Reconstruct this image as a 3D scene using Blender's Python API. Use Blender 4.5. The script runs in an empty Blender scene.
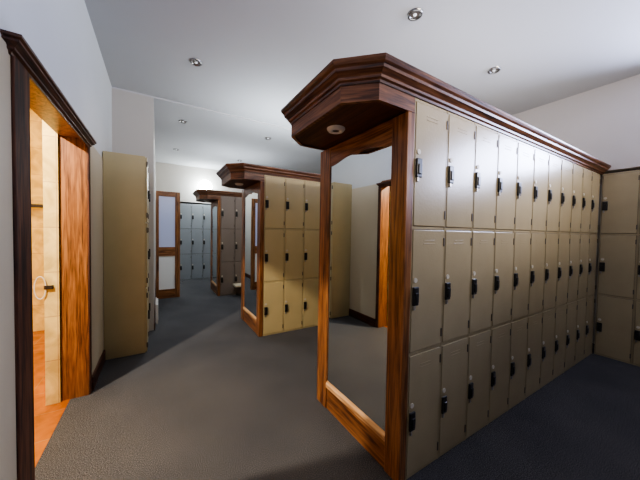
import bpy, bmesh, math, random
from mathutils import Matrix, Vector
random.seed(7)
COL = bpy.context.scene.collection

# ------------------------------------------------------------------ materials
def new_mat(name):
    m = bpy.data.materials.new(name); m.use_nodes = True
    nt = m.node_tree; b = nt.nodes['Principled BSDF']
    return m, nt, b
def N(nt, t, **k):
    n = nt.nodes.new(t)
    for a, v in k.items():
        if a in n.inputs: n.inputs[a].default_value = v
        else: setattr(n, a, v)
    return n
def ramp(nt, fac, stops):
    r = nt.nodes.new('ShaderNodeValToRGB'); e = r.color_ramp.elements
    while len(e) < len(stops): e.new(.5)
    for i, (p, c) in enumerate(stops): e[i].position = p; e[i].color = (*c, 1)
    nt.links.new(fac, r.inputs[0]); return r
def paint(name, col, rough=.6, var=.06, scale=3., bump=.0, bscale=60., metal=0., spec=.5, detail=4.):
    m, nt, b = new_mat(name)
    tc = N(nt, 'ShaderNodeTexCoord')
    no = N(nt, 'ShaderNodeTexNoise', Scale=scale, Detail=detail)
    nt.links.new(tc.outputs['Object'], no.inputs['Vector'])
    r = ramp(nt, no.outputs['Fac'], [(.3, tuple(c*(1-var) for c in col)), (.7, tuple(min(1, c*(1+var)) for c in col))])
    nt.links.new(r.outputs[0], b.inputs['Base Color'])
    b.inputs['Roughness'].default_value = rough; b.inputs['Metallic'].default_value = metal
    b.inputs['Specular IOR Level'].default_value = spec
    if bump:
        n2 = N(nt, 'ShaderNodeTexNoise', Scale=bscale, Detail=3.)
        nt.links.new(tc.outputs['Object'], n2.inputs['Vector'])
        bp = N(nt, 'ShaderNodeBump', Strength=bump, Distance=.01)
        nt.links.new(n2.outputs['Fac'], bp.inputs['Height']); nt.links.new(bp.outputs[0], b.inputs['Normal'])
    return m
def wood(name, dark, mid, light, axis, rough=.36, turn=0.):
    m, nt, b = new_mat(name)
    tc = N(nt, 'ShaderNodeTexCoord'); mp = N(nt, 'ShaderNodeMapping')
    s = [26., 26., 26.]; s['xyz'.index(axis)] = 1.6
    mp.inputs['Scale'].default_value = s
    if turn:
        vr = N(nt, 'ShaderNodeVectorRotate', rotation_type='Z_AXIS'); vr.inputs['Angle'].default_value = turn
        nt.links.new(tc.outputs['Object'], vr.inputs[0]); nt.links.new(vr.outputs[0], mp.inputs['Vector'])
    else: nt.links.new(tc.outputs['Object'], mp.inputs['Vector'])
    no = N(nt, 'ShaderNodeTexNoise', Scale=1.3, Detail=6., Distortion=1.2)
    nt.links.new(mp.outputs[0], no.inputs['Vector'])
    fine = N(nt, 'ShaderNodeTexNoise', Scale=5., Detail=3.)
    nt.links.new(mp.outputs[0], fine.inputs['Vector'])
    mx = N(nt, 'ShaderNodeMath', operation='MULTIPLY_ADD'); mx.inputs[1].default_value = .35
    nt.links.new(fine.outputs['Fac'], mx.inputs[0])
    sc = N(nt, 'ShaderNodeMath', operation='MULTIPLY'); sc.inputs[1].default_value = .7
    nt.links.new(no.outputs['Fac'], sc.inputs[0]); nt.links.new(sc.outputs[0], mx.inputs[2])
    r = ramp(nt, mx.outputs[0], [(.40, dark), (.51, mid), (.63, light)])
    nt.links.new(r.outputs[0], b.inputs['Base Color'])
    b.inputs['Roughness'].default_value = rough
    bp = N(nt, 'ShaderNodeBump', Strength=.12, Distance=.004)
    nt.links.new(mx.outputs[0], bp.inputs['Height']); nt.links.new(bp.outputs[0], b.inputs['Normal'])
    return m
WD, WM, WL = (.075, .026, .010), (.21, .082, .028), (.34, .15, .055)
M = {}
for ax in 'xyz':
    M['wood_'+ax] = wood('oak_stain_'+ax, WD, WM, WL, ax)
    M['crown_'+ax] = wood('crown_stain_'+ax, (.028, .011, .006), (.105, .040, .018), (.20, .085, .038), ax, .4)
    M['dark_'+ax] = wood('dark_stain_'+ax, (.022, .008, .006), (.07, .022, .012), (.13, .046, .022), ax, .4)
M['casing'] = wood('casing_stain', (.018, .007, .005), (.075, .026, .013), (.16, .06, .03), 'z', .7)
M['pale_wood'] = wood('pale_ledge', (.35, .17, .07), (.58, .34, .16), (.75, .5, .28), 'y', .4)
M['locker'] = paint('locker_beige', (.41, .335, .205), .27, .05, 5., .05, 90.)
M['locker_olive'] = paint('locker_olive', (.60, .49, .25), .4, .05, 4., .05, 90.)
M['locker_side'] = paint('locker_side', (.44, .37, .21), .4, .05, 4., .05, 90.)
M['locker_shaded'] = paint('locker_shaded_taupe', (.22, .175, .145), .45, .05, 4., .05, 90.)  # third island's dimness put into the paint as a darker tone
M['locker_cool_lit'] = paint('locker_cool_lit', (.27, .29, .30), .45, .04, 4., .05, 90.)  # cool light at the back tinted into the locker paint
M['gap'] = paint('shadow_gap', (.13, .095, .06), .6)
M['latch'] = paint('latch_black', (.018, .017, .016), .35, .1, 40.)
M['latch_shine'] = paint('latch_steel', (.35, .33, .3), .3, .1, 40., metal=.8)
M['hinge'] = paint('hinge_dull', (.09, .07, .05), .45, .1, 30.)
M['tag'] = paint('tag_ivory', (.62, .56, .44), .5, .05)
M['wall'] = paint('wall_offwhite', (.66, .66, .63), .8, .02, 2., .06, 120.)
M['wall_warm'] = paint('wall_warm', (.62, .57, .55), .8, .02, 2., .06, 120.)
M['wall_pier'] = paint('wall_greige', (.50, .47, .43), .8, .02, 2., .06, 120.)
M['wall_low'] = paint('wall_cream', (.62, .54, .40), .7, .03, 3., .05, 120.)
M['ceiling'] = paint('ceiling_paint', (.52, .515, .52), .9, .02, 1.5)
M['white'] = paint('white_enamel', (.72, .70, .66), .4, .03)
M['chrome'] = paint('brushed_metal', (.30, .29, .28), .3, .05, 20., metal=1.)
M['black'] = paint('black_metal', (.02, .016, .014), .4, .1)
M['panel_blue'] = paint('frosted_lavender', (.62, .67, .92), .3, .03, 1.5)
M['panel_white'] = paint('frosted_white', (.80, .81, .80), .3, .03, 1.5)

def carpet():
    m, nt, b = new_mat('carpet_charcoal')
    tc = N(nt, 'ShaderNodeTexCoord')
    no = N(nt, 'ShaderNodeTexNoise', Scale=230., Detail=4., Roughness=.8)
    big = N(nt, 'ShaderNodeTexNoise', Scale=2.2, Detail=3.)
    for n in (no, big): nt.links.new(tc.outputs['Object'], n.inputs['Vector'])
    r = ramp(nt, no.outputs['Fac'], [(.36, (.014, .014, .016)), (.5, (.062, .062, .065)), (.64, (.21, .21, .215))])
    r2 = ramp(nt, big.outputs['Fac'], [(.3, (.82, .82, .84)), (.7, (1.1, 1.08, 1.06))])
    mx = N(nt, 'ShaderNodeMixRGB', blend_type='MULTIPLY'); mx.inputs[0].default_value = 1
    nt.links.new(r.outputs[0], mx.inputs[1]); nt.links.new(r2.outputs[0], mx.inputs[2])
    nt.links.new(mx.outputs[0], b.inputs['Base Color'])
    b.inputs['Roughness'].default_value = .95; b.inputs['Specular IOR Level'].default_value = .15
    bp = N(nt, 'ShaderNodeBump', Strength=.1, Distance=.003)
    nt.links.new(no.outputs['Fac'], bp.inputs['Height']); nt.links.new(bp.outputs[0], b.inputs['Normal'])
    return m
M['carpet'] = carpet()
def tile(name, c1, c2, mortar, w, h, axes, rough=.25):
    m, nt, b = new_mat(name)
    tc = N(nt, 'ShaderNodeTexCoord'); sp = N(nt, 'ShaderNodeSeparateXYZ'); cb = N(nt, 'ShaderNodeCombineXYZ')
    nt.links.new(tc.outputs['Object'], sp.inputs[0])
    if axes == 'wall':
        ad = N(nt, 'ShaderNodeMath', operation='ADD')
        nt.links.new(sp.outputs[0], ad.inputs[0]); nt.links.new(sp.outputs[1], ad.inputs[1])
        nt.links.new(ad.outputs[0], cb.inputs[0]); nt.links.new(sp.outputs[2], cb.inputs[1])
    else:
        nt.links.new(sp.outputs[0], cb.inputs[0]); nt.links.new(sp.outputs[1], cb.inputs[1])
    br = N(nt, 'ShaderNodeTexBrick', offset=0.)
    br.inputs['Scale'].default_value = 1.; br.inputs['Brick Width'].default_value = w; br.inputs['Row Height'].default_value = h
    br.inputs['Mortar Size'].default_value = .003
    br.inputs['Color1'].default_value = (*c1, 1); br.inputs['Color2'].default_value = (*c2, 1); br.inputs['Mortar'].default_value = (*mortar, 1)
    nt.links.new(cb.outputs[0], br.inputs['Vector'])
    no = N(nt, 'ShaderNodeTexNoise', Scale=6., Detail=5., Distortion=1.)
    nt.links.new(tc.outputs['Object'], no.inputs['Vector'])
    r = ramp(nt, no.outputs['Fac'], [(.35, (.72, .66, .6)), (.65, (1.1, 1.1, 1.1))])
    mx = N(nt, 'ShaderNodeMixRGB', blend_type='MULTIPLY'); mx.inputs[0].default_value = 1
    nt.links.new(br.outputs[0], mx.inputs[1]); nt.links.new(r.outputs[0], mx.inputs[2])
    nt.links.new(mx.outputs[0], b.inputs['Base Color']); b.inputs['Roughness'].default_value = rough
    return m
M['tile_wall'] = tile('shower_wall_tile', (.84, .69, .29), (.80, .64, .26), (.6, .42, .2), .3, .3, 'wall')
M['tile_floor'] = tile('shower_floor_tile', (.36, .11, .02), (.42, .14, .03), (.35, .18, .08), .3, .3, 'floor')
def mirror_mat():
    m, nt, b = new_mat('mirror_silver')
    no = N(nt, 'ShaderNodeTexNoise', Scale=2.)
    r = ramp(nt, no.outputs['Fac'], [(0, (.80, .83, .82)), (1, (.84, .86, .85))])
    nt.links.new(r.outputs[0], b.inputs['Base Color'])
    b.inputs['Metallic'].default_value = 1; b.inputs['Roughness'].default_value = .012
    return m
M['mirror'] = mirror_mat()
def emit(name, col, s):
    m, nt, b = new_mat(name)
    no = N(nt, 'ShaderNodeTexNoise', Scale=4.)
    r = ramp(nt, no.outputs['Fac'], [(0, tuple(c*.96 for c in col)), (1, col)])
    nt.links.new(r.outputs[0], b.inputs['Emission Color']); nt.links.new(r.outputs[0], b.inputs['Base Color'])
    b.inputs['Emission Strength'].default_value = s
    return m
M['glow'] = emit('lamp_opal_glow', (.85, .95, 1.), 40.)
M['can_bulb'] = emit('bulb_soft', (.85, .87, .9), .5)
M['lens'] = paint('lamp_lens', (.16, .13, .11), .3, .1, 30.)
def glass():
    m, nt, b = new_mat('clear_glass')
    no = N(nt, 'ShaderNodeTexNoise', Scale=2.); r = ramp(nt, no.outputs['Fac'], [(0, (.93, .96, .98)), (1, (.96, .98, 1))])
    tr = N(nt, 'ShaderNodeBsdfTransparent'); gl = N(nt, 'ShaderNodeBsdfGlossy'); gl.inputs['Roughness'].default_value = .02
    mx = N(nt, 'ShaderNodeMixShader'); mx.inputs[0].default_value = .06
    nt.links.new(r.outputs[0], tr.inputs[0]); nt.links.new(tr.outputs[0], mx.inputs[1]); nt.links.new(gl.outputs[0], mx.inputs[2])
    nt.links.new(mx.outputs[0], nt.nodes['Material Output'].inputs[0])
    return m
M['glass'] = glass()

# ------------------------------------------------------------------ mesh helpers
def box(bm, x0, x1, y0, y1, z0, z1, bev=0.):
    r = bmesh.ops.create_cube(bm, size=1)
    vs = r['verts']
    bmesh.ops.scale(bm, verts=vs, vec=(abs(x1-x0), abs(y1-y0), abs(z1-z0)))
    bmesh.ops.translate(bm, verts=vs, vec=((x0+x1)/2, (y0+y1)/2, (z0+z1)/2))
    if bev:
        es = list({e for v in vs for e in v.link_edges})
        bmesh.ops.bevel(bm, geom=es, offset=bev, segments=2, profile=.5, affect='EDGES')
def cyl(bm, c, r1, r2, h, seg=24, rot=None, caps=True):
    m = Matrix.Translation(c)
    if rot: m = m @ rot
    bmesh.ops.create_cone(bm, cap_ends=caps, segments=seg, radius1=r1, radius2=r2, depth=h, matrix=m)
def lathe(bm, prof, c, seg=32):
    rings = []
    for r, z in prof:
        rings.append([bm.verts.new((c[0]+r*math.cos(2*math.pi*k/seg), c[1]+r*math.sin(2*math.pi*k/seg), c[2]+z)) for k in range(seg)])
    for a, b in zip(rings, rings[1:]):
        for k in range(seg): bm.faces.new((a[k], a[(k+1) % seg], b[(k+1) % seg], b[k]))
def prism(bm, pts, z0, z1):
    lo = [bm.verts.new((x, y, z0)) for x, y in pts]; hi = [bm.verts.new((x, y, z1)) for x, y in pts]
    bm.faces.new(lo[::-1]); bm.faces.new(hi); n = len(pts)
    for i in range(n): bm.faces.new((lo[i], lo[(i+1) % n], hi[(i+1) % n], hi[i]))
def offset_path(pts, d):
    """offset an open polyline to its right-hand side by d (mitred)"""
    out = []
    for i, p in enumerate(pts):
        ns = []
        for a, b in ((i-1, i), (i, i+1)):
            if a < 0 or b >= len(pts): continue
            dx, dy = pts[b][0]-pts[a][0], pts[b][1]-pts[a][1]; l = math.hypot(dx, dy)
            ns.append((dy/l, -dx/l))
        if len(ns) == 1: nx, ny = ns[0]; k = 1.
        else:
            nx, ny = ns[0][0]+ns[1][0], ns[0][1]+ns[1][1]; l = math.hypot(nx, ny); nx /= l; ny /= l
            k = 1/(nx*ns[0][0]+ny*ns[0][1])
        out.append((p[0]+nx*d*k, p[1]+ny*d*k))
    return out
def sweep(bm, path, prof, closed_prof=True):
    rows = []
    for d, z in prof:
        rows.append([bm.verts.new((x, y, z)) for x, y in offset_path(path, d)])
    n = len(prof)
    for i in range(n if closed_prof else n-1):
        a, b = rows[i], rows[(i+1) % n]
        for k in range(len(path)-1): bm.faces.new((a[k], a[k+1], b[k+1], b[k]))
    if closed_prof:
        bm.faces.new([r[0] for r in rows]); bm.faces.new([r[-1] for r in rows][::-1])
def tube(bm, pts, r, seg=8):
    for a, b in zip(pts, pts[1:]):
        a, b = Vector(a), Vector(b); d = b-a
        cyl(bm, (a+b)/2, r, r, d.length*1.02, seg, d.to_track_quat('Z', 'Y').to_matrix().to_4x4())
def obj(name, bm, mat, parent=None, smooth=False):
    bmesh.ops.recalc_face_normals(bm, faces=bm.faces)
    me = bpy.data.meshes.new(name); bm.to_mesh(me); bm.free()
    me.materials.append(M[mat] if isinstance(mat, str) else mat)
    if smooth:
        for p in me.polygons: p.use_smooth = True
    o = bpy.data.objects.new(name, me); COL.objects.link(o)
    if parent: o.parent = parent
    return o
def bo(name, mat, parent, *a, bev=0.):
    bm = bmesh.new(); box(bm, *a, bev=bev); return obj(name, bm, mat, parent)
def tag(o, label, cat, group=None):
    o['label'] = label; o['category'] = cat
    if group: o['group'] = group
    return o
def thing(name, label, cat, loc=(0, 0, 0), rz=0., group=None):
    o = bpy.data.objects.new(name, None); COL.objects.link(o); o.empty_display_size = .1; o['kind'] = 'thing'
    o.location = loc; o.rotation_euler = (0, 0, rz); return tag(o, label, cat, group)
def struct(name, bm, mat):
    o = obj(name, bm, mat); o['kind'] = 'structure'; return o
def sbox(name, mat, *boxes):
    bm = bmesh.new()
    for b in boxes: box(bm, *b)
    return struct(name, bm, mat)
def copy_tree(o, parent=None):
    c = o.copy(); COL.objects.link(c); c.parent = parent
    for ch in list(o.children): copy_tree(ch, c)
    return c
def grain_by_run(o, other, diag):
    o.data.materials.append(M[other]); o.data.materials.append(M[diag])
    for p in o.data.polygons:
        a, b = abs(p.normal.x), abs(p.normal.y)
        if a > 2.5*b and a > .2 and p.center.x < 0: p.material_index = 1
        elif a > .1 and b > .1 and .4 < a/b < 2.5 and p.center.x < 0: p.material_index = 2

# ------------------------------------------------------------------ dimensions (metres)
WX = -1.447            # face of the left wall
CH = 2.741             # ceiling
CW = .2535; RH = .61   # locker column width, door height
PY = 2.851; PX = -1.06 # pier front / inner face of the corridor wall
BY = 6.28              # back bulkhead
RX = 2.865             # right bulkhead

# ------------------------------------------------------------------ setting
sbox('floor', 'carpet', (-1.545, 3.3, -3.3, 6.95, -.06, 0), (-1.590, -1.545, -3.3, .58, -.06, 0))
sbox('ceiling', 'ceiling', (-3.4, 3.4, -3.3, PY, CH, CH+.1), (-3.4, 3.4, PY, 6.95, CH-.018, CH+.1))
sbox('wall_left', 'wall', (-1.590, WX, -3.3, .58, 0, CH), (-1.590, WX, 1.632, PY, 0, CH), (-1.590, WX, .58, 1.632, 1.84, CH))
sbox('trim_1', 'wall_low', (WX, WX+.006, -3.3, .46, 0, 1.79), (WX, WX+.006, 1.667, PY, 0, 1.825))
sbox('wall_corridor', 'wall_pier', (-1.590, PX, PY, 6.95, 0, CH-.018))
sbox('wall_back', 'wall_pier', (PX, 3.3, 6.66, 6.9, 0, CH-.018), (PX, 3.3, BY, 6.66, 1.87, CH-.018))
# right wall with a high window out of shot
wy0, wy1, wz0, wz1 = -1.7, -.34, 1.93, 2.55
sbox('wall_right', 'wall_warm', (3.17, 3.4, -3.3, 6.95, 0, 1.87),
     (RX, 3.4, -3.3, wy0, 1.87, CH), (RX, 3.4, wy1, 6.95, 1.87, CH), (RX, 3.4, wy0, wy1, 1.87, wz0), (RX, 3.4, wy0, wy1, wz1, CH))
bm = bmesh.new()
for b in [(RX-.01, RX+.05, wy0, wy0+.05, wz0, wz1), (RX-.01, RX+.05, wy1-.05, wy1, wz0, wz1), (RX-.01, RX+.05, wy0, wy1, wz0, wz0+.05), (RX-.01, RX+.05, wy0, wy1, wz1-.05, wz1), (RX, RX+.04, (wy0+wy1)/2-.02, (wy0+wy1)/2+.02, wz0, wz1)]: box(bm, *b)
win = struct('window_1', bm, 'white')
bo('pane', 'glass', win, RX+.015, RX+.021, wy0+.04, wy1-.04, wz0+.04, wz1-.04)
sbox('bounce_absorber_rear', 'locker_shaded', (-1.4, 2.8, -3.299, -3.26, 0, 1.83))  # dark panel added out of view to cut bounce onto the lockers
sbox('bounce_absorber_right', 'locker_shaded', (3.13, 3.169, -3.2, -.85, 0, 1.83))  # second unseen dark panel, added to soak up bounce at the right
sbox('wall_rear', 'wall', (-1.590, 3.4, -3.42, -3.3, 0, CH))
bb = sbox('baseboard_left', 'dark_y', (WX+.006, WX+.020, 1.667, 2.2, 0, .10))
sbox('baseboard_corridor', 'dark_y', (PX, PX+.014, PY+.005, 6.27, 0, .08))

# ---- door case in the left wall: jambs, head, casings and a moulded cornice
bm = bmesh.new()
box(bm, -1.588, WX+.002, 1.615, 1.634, 0, 1.84)        # far jamb lining
box(bm, -1.588, WX+.002, .572, .592, 0, 1.84)          # near jamb lining
box(bm, -1.588, WX+.002, .592, 1.615, 1.815, 1.85)      # head lining
d = struct('door_1', bm, 'wood_z')
bm = bmesh.new()
box(bm, WX, WX+.014, .462, .592, 0, 1.80, .004); box(bm, WX, WX+.012, 1.615, 1.665, 0, 1.80, .004)
box(bm, WX, WX+.010, .592, 1.615, 1.785, 1.82)
obj('door_casing', bm, 'casing', d)
bm = bmesh.new()
prof = [(0, 1.765), (.008, 1.765), (.010, 1.773), (.020, 1.778), (.020, 1.786), (.036, 1.798), (.036, 1.806), (.044, 1.810), (.044, 1.820), (0, 1.822)]
path = [(WX, .45), (WX, 1.76)]
# the cornice returns to the wall at both ends
full = [(WX, .47), (WX+.006, .47), (WX+.006, 1.74), (WX, 1.74)]
sweep(bm, [(WX-.001, .455), (WX+.004, .455), (WX+.004, 1.62), (WX-.001, 1.62)], prof)
obj('door_cornice', bm, 'dark_y', d)
# ---- shower lobby behind the doorway
sbox('wall_lobby', 'tile_wall', (-3.2, -1.592, 3.45, 3.55, 0, CH), (-3.3, -3.2, -.6, 3.55, 0, CH), (-3.3, -1.592, -.7, -.6, 0, CH),
     (-1.665, -1.592, 1.60, 3.45, 0, CH), (-1.665, -1.592, -.6, .56, 0, CH))
sbox('floor_lobby', 'tile_floor', (-3.3, -1.592, -.7, 3.55, -.06, 0), (-1.592, -1.545, .58, 1.63, -.06, .001))

# ------------------------------------------------------------------ locker column
def make_column(paint_mat, group, depth):
    t = thing('locker_unit', 'x', 'locker', group=group)
    w = CW
    bm = bmesh.new()
    box(bm, .001, w-.001, .014, depth, 0, 1.83)
    box(bm, .001, .006, .0, .016, 0, 1.83); box(bm, w-.006, w-.001, .0, .016, 0, 1.83)
    for z in (0, RH, 2*RH, 3*RH-.012):
        box(bm, .006, w-.006, .002, .016, z, z+.012)
    obj('body', bm, paint_mat, t)
    bm = bmesh.new(); box(bm, .0055, w-.0055, .0055, .0145, .010, 1.82)
    obj('door_recess', bm, 'gap', t)
    for k in range(3):
        z0 = k*RH+.0155; z1 = (k+1)*RH-.003-(.012 if k == 2 else 0)
        bm = bmesh.new(); box(bm, .009, w-.009, -.003, .012, z0, z1, .003)
        # pressed vent lines at top of the door
        for q in range(2): box(bm, .085, w-.085, -.0042, -.002, z1-.055-.016*q, z1-.051-.016*q, .0005)
        dr = obj('door', bm, paint_mat, t)
        zc = k*RH+.288
        bm = bmesh.new(); box(bm, .011, .049, -.014, -.002, zc-.045, zc+.045, .004)
        box(bm, .018, .042, -.020, -.012, zc-.03, zc+.018, .003)
        la = obj('latch', bm, 'latch', dr)
        bm = bmesh.new(); box(bm, .016, .028, -.013, -.003, zc-.066, zc-.044, .002)
        obj('hasp', bm, 'latch_shine', dr)
        bm = bmesh.new(); cyl(bm, (.030, -.005, zc+.076), .012, .012, .005, 16, Matrix.Rotation(math.pi/2, 4, 'X'))
        obj('number_tag', bm, 'tag', dr)
        for zz in (z0+.06, z1-.06):
            bm = bmesh.new(); box(bm, w-.014, w-.005, -.007, .002, zz-.022, zz+.022, .002); obj('hinge', bm, 'hinge', dr)
    return t
ORD = ['first', 'second', 'third', 'fourth', 'fifth', 'sixth', 'seventh', 'eighth', 'ninth', 'tenth', 'eleventh']
def bank(paint_mat, group, depth, start, step, rz, n, labels):
    proto = make_column(paint_mat, group, depth)
    for i in range(n):
        o = proto if i == 0 else copy_tree(proto)
        o.location = (start[0]+step[0]*i, start[1]+step[1]*i, 0); o.rotation_euler = (0, 0, rz)
        o['label'] = labels(i)

YD = .745
def island(Y, L, i_name, crown_lbl, frame_lbl, mats, ox=0.):
    """carved canopy + mirrored end; local origin at the corner of the bank"""
    wx, wy, wz, cx = mats
    T = thing('mirror_frame', frame_lbl, 'mirror', (ox, Y, 0), group='mirrored wooden bank ends')
    for y0, y1 in ((-.004, .094), (.640, YD+.018)):
        bm = bmesh.new(); box(bm, -.048, -.001, y0, y1, 0, 1.757, .004); obj('post', bm, wz, T)
    # bottom panel, ledge and cupid-bow top rail
    bo('base_panel', wy, T, -.042, -.001, .094, .640, 0, .158, bev=.003)
    bm = bmesh.new(); v = [(-.050, .150), (-.050, .172), (-.038, .198), (-.001, .198), (-.001, .150)]
    a = [bm.verts.new((x, .094, z)) for x, z in v]; b = [bm.verts.new((x, .640, z)) for x, z in v]
    bm.faces.new(a); bm.faces.new(b[::-1])
    for k in range(5): bm.faces.new((a[k], b[k], b[(k+1) % 5], a[(k+1) % 5]))
    obj('ledge', bm, 'pale_wood', T)
    bm = bmesh.new(); n = 32; lo = []; 
    for k in range(n+1):
        s = k/n; yy = .094+.546*s; q = abs(s-.5)*2
        # flat shoulders, S-curve, small dip in the middle
        z = 1.632 + .028*(1-math.cos(math.pi*min(1, max(0, (1-q)/.75))))/2 
        if q < .18: z -= .010*(1+math.cos(math.pi*q/.18))/2
        lo.append((yy, z))
    F = [[bm.verts.new((xx, yy, z)) for yy, z in lo] for xx in (-.044, -.001)]
    G = [[bm.verts.new((xx, yy, 1.757)) for yy, z in lo] for xx in (-.044, -.001)]
    for k in range(n):
        bm.faces.new((F[0][k], F[0][k+1], G[0][k+1], G[0][k])); bm.faces.new((F[1][k], G[1][k], G[1][k+1], F[1][k+1]))
        bm.faces.new((F[0][k], F[1][k], F[1][k+1], F[0][k+1])); bm.faces.new((G[0][k], G[0][k+1], G[1][k+1], G[1][k]))
    for k in (0, n): bm.faces.new((F[0][k], F[1][k], G[1][k], G[0][k]))
    obj('top_rail', bm, wy, T)
    bo('mirror_glass', 'mirror', T, -.040, -.008, .10, .65, .12, 1.70)
    # canopy
    K = thing('wooden_canopy', crown_lbl, 'canopy', (ox, Y, 1.757), group='moulded wooden canopies')
    z = lambda v: v-1.757
    bay = [(-.001, 0), (-.225, 0), (-.343, .115), (-.343, .615), (-.225, .73), (-.001, .73)]
    bm = bmesh.new(); inner = offset_path(bay[::-1], .0)
    path = bay[::-1][::-1]
    sweep(bm, bay[::-1], [(0, z(1.760)), (0, z(1.86)), (-.02, z(1.86)), (-.02, z(1.760))]) if False else None
    loop = bay
    n6 = len(loop)
    def ins(d): return offset_path(bay, d)
    A = [bm.verts.new((x, y, z(1.760))) for x, y in bay]; B = [bm.verts.new((x, y, z(1.855))) for x, y in bay]
    cin = [(-.001, .02), (-.217, .02), (-.323, .123), (-.323, .607), (-.217, .71), (-.001, .71)]
    Ci = [bm.verts.new((x, y, z(1.760))) for x, y in cin]; Di = [bm.verts.new((x, y, z(1.855))) for x, y in cin]
    for k in range(5):
        bm.faces.new((A[k], A[k+1], B[k+1], B[k])); bm.faces.new((Ci[k], Di[k], Di[k+1], Ci[k+1]))
        bm.faces.new((A[k], Ci[k], Ci[k+1], A[k+1])); bm.faces.new((B[k], B[k+1], Di[k+1], Di[k]))
    for k in (0, 5): bm.faces.new((A[k], B[k], Di[k], Ci[k]))
    grain_by_run(obj('fascia', bm, 'fascia', K), 'fascia_y', 'fascia_d')
    bm = bmesh.new(); prism(bm, [(x, y) for x, y in cin], z(1.768), z(1.785)); obj('soffit', bm, 'soffit', K)
    bm = bmesh.new()
    path = [(L, 0)] + bay[1:5] + [(L, .73)]
    path = path[::-1]           # outward is on the right-hand side
    prof = [(-.02, 1.832), (.004, 1.832), (.006, 1.843), (.016, 1.848), (.018, 1.858), (.028, 1.866), (.040, 1.874), (.042, 1.886), (.052, 1.894), (.058, 1.904), (.058, 1.915), (.050, 1.920), (-.02, 1.920)]
    sweep(bm, path, [(-a if False else a, z(b)) for a, b in prof])
    grain_by_run(obj('crown_moulding', bm, cx, K), 'crown_y', 'crown_d')
    bm = bmesh.new(); lathe(bm, [(.019, -.012), (.030, -.020), (.042, -.016), (.050, -.006), (.051, .012)], (-.185, .376, z(1.768)), 28)
    dl = obj('lamp_ring', bm, 'white', K, smooth=True)
    bm = bmesh.new(); lathe(bm, [(.0, -.003), (.012, -.004), (.021, -.009)], (-.185, .376, z(1.768)), 20); obj('lamp', bm, 'lens', dl, smooth=True)
    return K
M['fascia'] = wood('fascia_stain', (.06, .022, .010), (.17, .066, .028), (.30, .135, .060), 'x', .42)
M['fascia_y'] = wood('fascia_stain_end', (.06, .022, .010), (.17, .066, .028), (.30, .135, .060), 'y', .42)
M['fascia_d'] = wood('fascia_stain_corner', (.06, .022, .010), (.17, .066, .028), (.30, .135, .060), 'x', .42, math.radians(45))
M['crown_d'] = wood('crown_stain_corner', (.028, .011, .006), (.105, .040, .018), (.20, .085, .038), 'x', .4, math.radians(45))
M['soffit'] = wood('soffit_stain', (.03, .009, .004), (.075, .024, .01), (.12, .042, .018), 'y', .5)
std = ('wood_x', 'wood_y', 'wood_z', 'crown_x')

G1 = 'beige lockers of the nearest island'
bank('locker', G1, .725, (0, 0), (CW, 0), 0, 11, lambda i: (
    'beige three-door locker column directly beside the nearest mirror frame post' if i == 0 else
    'last beige three-door locker of the nearest bank, meeting the right wall lockers' if i == 10 else
    'beige three-door locker column, %s from the mirror post in the nearest long bank' % ORD[i]))
island(0, 2.862, '1', 'largest wooden canopy, with round lamp, over the nearest mirror and long beige bank',
       'tall wood-framed mirror on the end of the nearest locker bank', std)
G2 = 'olive lockers of the second island'
bank('locker_olive', G2, .725, (.004, 2.055), (CW, 0), 0, 5, lambda i: (
    'olive three-door locker column beside the mirror of the second bank' if i == 0 else
    'olive three-door locker column, %s from the mirror in the second bank' % ORD[i]))
island(2.055, 1.275, '2', 'wooden canopy with angled end over the second bank of olive lockers',
       'wood-framed mirror on the end of the second bank, beside the olive lockers', std, .004)
G3 = 'taupe lockers of the third island'
bank('locker_shaded', G3, .725, (-.04, 4.25), (CW, 0), 0, 4, lambda i: (
    'shade-toned taupe three-door locker column beside the farthest mirror frame' if i == 0 else
    'shade-toned taupe three-door locker column, %s from the farthest mirror' % ORD[i]))
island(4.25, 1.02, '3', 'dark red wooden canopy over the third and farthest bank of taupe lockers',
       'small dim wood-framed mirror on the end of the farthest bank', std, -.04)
G4 = 'pale lockers along the back wall'
bank('locker_cool_lit', G4, .36, (-.573, 6.285), (CW, 0), 0, 5, lambda i: (
    'cool-lit grey-blue locker on the back wall, %s right of the frosted partition' % ORD[i]))
G5 = 'lockers along the right wall'
bank('locker', G5, .355, (2.80, -.012), (0, -CW), -math.pi/2, 3, lambda i: (
    'shaded beige three-door locker on the right wall, %s' % ['in the corner under the canopy end', 'second from the corner', 'third from the corner'][i]))

# ---- olive cabinets on the left wall, seen from their side panel
g = 'olive lockers along the left wall'
def side_cab(y, label):
    t = thing('locker_unit', label, 'locker', (WX+.008, y, 0), group=g)
    D = .339-.008; H = 1.89; W = .31
    bo('body', 'locker_side', t, 0, D-.014, 0.0, W, 0, H, bev=.003)
    for k in range(3):
        h = H/3; z0 = k*h+.008; z1 = (k+1)*h-.006
        dr = bo('door', 'locker_side', t, D-.013, D, .006, W-.006, z0, z1, bev=.003)
        zc = z0+.29
        bo('latch', 'latch', dr, D-.001, D+.016, W-.05, W-.02, zc-.045, zc+.045, bev=.003)
        bo('hinge', 'hinge', dr, D-.006, D+.006, .004, .014, z0+.04, z0+.09, bev=.002)
        bo('hinge', 'hinge', dr, D-.006, D+.006, .004, .014, z1-.09, z1-.04, bev=.002)
    return t
side_cab(2.204, 'tall olive locker showing its plain side panel, just past the doorway on the left wall')
side_cab(2.516, 'tall olive locker behind the plain side panel, next to the white pier')

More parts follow.
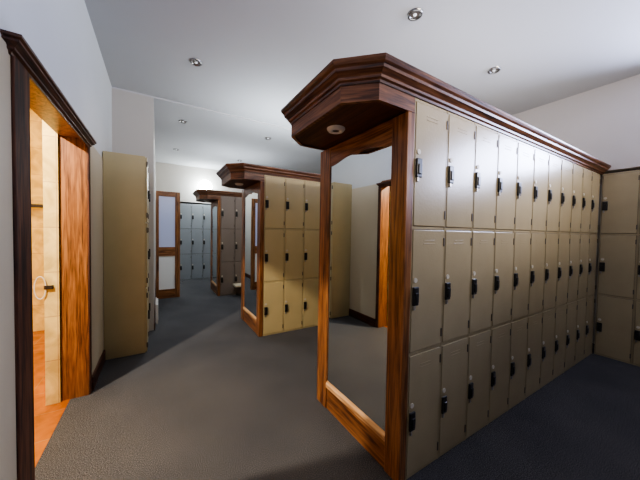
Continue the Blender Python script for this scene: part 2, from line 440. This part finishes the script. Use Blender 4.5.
# ---- framed frosted partition at the far left
T = thing('framed_partition', 'wood-framed frosted partition of two pale panes standing against the far left wall', 'partition', (PX+.016, 4.5, 0))
W = .365
T_Z = 1.86
for x0, x1 in ((0, .042), (W-.078, W)): bo('stile', 'wood_z', T, x0, x1, 0, .045, .0, T_Z, bev=.003)
for n_, z0, z1 in (('top_rail', 1.775, T_Z), ('middle_rail', .74, .895), ('bottom_rail', .0, .155)):
    bo(n_, 'wood_x', T, .042, W-.078, .003, .042, z0, z1, bev=.002)
a = bo('upper_pane', 'panel_blue', T, .038, W-.074, .016, .030, .89, 1.78); a['label'] = 'pale lavender upper pane'
a = bo('lower_pane', 'panel_white', T, .038, W-.074, .016, .030, .15, .745); a['label'] = 'white lower pane'

t = thing('low_bench', 'low cream bench in front of the farthest taupe locker bank', 'bench', (.17, 3.98, 0))
bo('bench_top', 'wall_low', t, 0, .62, 0, .24, .185, .215, bev=.004)
for xx in (.22, .55):
    bo('leg', 'latch', t, xx, xx+.03, .15, .21, 0, .185, bev=.003)

# ---- small finned heater on the corridor wall
T = thing('wall_heater', 'small cream finned heater low on the corridor wall past the olive lockers', 'heater', (PX+.016, 3.05, 0))
bo('back_plate', 'white', T, 0, .010, 0, .42, .03, .26, bev=.002)
for k in range(6):
    bo('fin', 'white', T, .010, .030, .02+.066*k, .06+.066*k, .05, .25, bev=.004)
for yy in (.03, .36): bo('foot', 'white', T, .004, .026, yy, yy+.03, 0, .05)

# ---- things in the lobby
t = thing('towel_rail', 'dark towel rail across the yellow tiled wall beyond the doorway', 'rail', (-2.21, 3.45, 1.44))
bm = bmesh.new(); box(bm, -.62, .12, -.10, -.06, -.018, .018, .004); obj('bar', bm, 'black', t)
for xx in (-.55, .05): bo('bracket', 'black', t, xx, xx+.03, -.07, 0, -.015, .015)
t = thing('wall_hook', 'dark hook with a white loop on the cream tiled edge inside the doorway', 'hook', (-1.64, 1.60, .80))
bo('hook', 'black', t, -.024, .020, -.014, 0, -.013, .013, bev=.002)
bm = bmesh.new(); pts = [(-.022+.028*math.cos(a*math.pi/8)-.02, -.008, .0+.075*math.sin(a*math.pi/8)) for a in range(17)]
tube(bm, pts, .003, 8); obj('loop', bm, 'white', t)

# ---- ceiling downlights
def downlight(x, y, label, on=True):
    zc = (CH if y < PY else CH-.018)
    t = thing('ceiling_downlight', label, 'ceiling light', (x, y, zc), group='recessed ceiling downlights')
    bm = bmesh.new(); lathe(bm, [(.030, .0), (.034, -.010), (.046, -.014), (.052, -.009), (.054, 0)], (0, 0, 0), 32)
    obj('ring', bm, 'chrome', t, smooth=True)
    bm = bmesh.new(); lathe(bm, [(0, -.003), (.018, -.004), (.032, -.002)], (0, 0, 0), 24)
    obj('lens', bm, 'lens', t, smooth=True)
    bm = bmesh.new(); lathe(bm, [(0, -.012), (.010, -.010), (.013, -.003)], (0, 0, 0), 16)
    obj('bulb', bm, 'can_bulb', t, smooth=True)
    return t
DL = [(.522, .456, 'recessed ceiling downlight above the nearest canopy, top centre of the photo'),
      (1.664, .487, 'recessed ceiling downlight above the long beige bank, nearest the right wall'),
      (-.72, 1.889, 'recessed ceiling downlight nearest the white pier, over the near corridor'),
      (-.716, 3.406, 'recessed ceiling downlight over the corridor, just past the pier'),
      (-.716, 4.95, 'small recessed ceiling downlight over the corridor, farthest along it'),
      (.522, 3.375, 'recessed ceiling downlight beyond the second wooden canopy'),
      (.50, 5.05, 'small recessed ceiling downlight in line with the farthest canopy')]
for x, y, l in DL: downlight(x, y, l)

# ---- glowing globe lamp on the back wall
g0 = thing('wall_lamp', 'bright glowing globe lamp on the back wall above the pale lockers', 'lamp', (-.04, BY, 2.25))
bm = bmesh.new(); cyl(bm, (0, -.012, 0), .05, .05, .022, 24, Matrix.Rotation(math.pi/2, 4, 'X')); obj('back_plate', bm, 'white', g0)
bm = bmesh.new(); bmesh.ops.create_uvsphere(bm, u_segments=32, v_segments=20, radius=.15, matrix=Matrix.Translation((0, -.18, 0))); obj('globe', bm, 'glow', g0, smooth=True)

# ------------------------------------------------------------------ lights
def area(name, loc, target, sx, sy, power, col):
    l = bpy.data.lights.new(name, 'AREA'); l.shape = 'RECTANGLE'; l.size = sx; l.size_y = sy; l.energy = power; l.color = col
    o = bpy.data.objects.new(name, l); COL.objects.link(o); o.location = loc
    o.rotation_euler = (Vector(target)-Vector(loc)).to_track_quat('-Z', 'Y').to_euler(); return o
def spot(name, loc, power, col, ang=120, rad=.03, target=None):
    l = bpy.data.lights.new(name, 'SPOT'); l.energy = power; l.color = col; l.spot_size = math.radians(ang); l.spot_blend = .6; l.shadow_soft_size = rad
    o = bpy.data.objects.new(name, l); COL.objects.link(o); o.location = loc
    if target: o.rotation_euler = (Vector(target)-Vector(loc)).to_track_quat('-Z', 'Y').to_euler()
    return o
# daylight through the high window
dl_ = area('daylight', (RX+.10, (wy0+wy1)/2, (wz0+wz1)/2), (0, (wy0+wy1)/2+.5, 2.9), 1.35, .6, 75, (.66, .71, 1.)); dl_.data.spread = math.radians(105)
# tubes lying on top of the locker islands, throwing light at the ceiling
area('uplight_near', (1.2, .36, 1.86), (1.2, .36, 3), 1.8, .3, 9, (.92, .93, 1.))
area('uplight_second', (.55, 2.42, 1.86), (.55, 2.42, 3), 1.0, .4, 22, (.80, .90, 1.))
area('uplight_third', (.35, 4.62, 1.86), (.35, 4.62, 3), .9, .4, 10, (.80, .90, 1.))
# unseen fill added behind the viewer to lift the upper locker rows
rl_ = area('rear_fill', (1.2, -3.2, 2.3), (1.2, 0, 2.45), 2.2, .4, 20, (1., .90, .80)); rl_.data.spread = math.radians(60)
# warm lamps in the shower lobby
area('lobby_panel', (-2.4, 2.0, 2.65), (-2.4, 2.0, 0), .9, 1.6, 34, (1., .66, .28))
area('lobby_lamp', (-2.2, .78, 2.2), (-.9, 1.1, .2), .05, .05, 62, (1., .86, .70))
for x, y, l in DL:
    spot('can_light', (x, y, CH-.045), (1 if x > 0 else 9) if y < 3 else 30, (1., .93, .85) if y < 3 else (.85, .92, 1.), 125)

w = bpy.data.worlds.new('world'); bpy.context.scene.world = w; w.use_nodes = True
w.node_tree.nodes['Background'].inputs[0].default_value = (.6, .7, .9, 1); w.node_tree.nodes['Background'].inputs[1].default_value = .5

# ------------------------------------------------------------------ camera
cam = bpy.data.cameras.new('camera'); co = bpy.data.objects.new('camera', cam); COL.objects.link(co)
yw, pt, rl = math.radians(31.345), math.radians(-1.626), math.radians(.974)
fw = Vector((math.sin(yw)*math.cos(pt), math.cos(yw)*math.cos(pt), math.sin(pt)))
rt = Vector((math.cos(yw), -math.sin(yw), 0)); up = rt.cross(fw)
R_ = rt*math.cos(rl)+up*math.sin(rl); U_ = -rt*math.sin(rl)+up*math.cos(rl)
mt = Matrix((R_, U_, -fw)).transposed().to_4x4(); mt.translation = Vector((-1.024, -.852, 1.196))
co.matrix_world = mt
cam.sensor_width = 36; cam.lens = 267.167/640*36; cam.clip_start = .02
bpy.context.scene.camera = co
bpy.context.scene.view_settings.view_transform = 'AgX'
bpy.context.scene.view_settings.look = 'AgX - Medium High Contrast'
bpy.context.scene.view_settings.exposure = .4
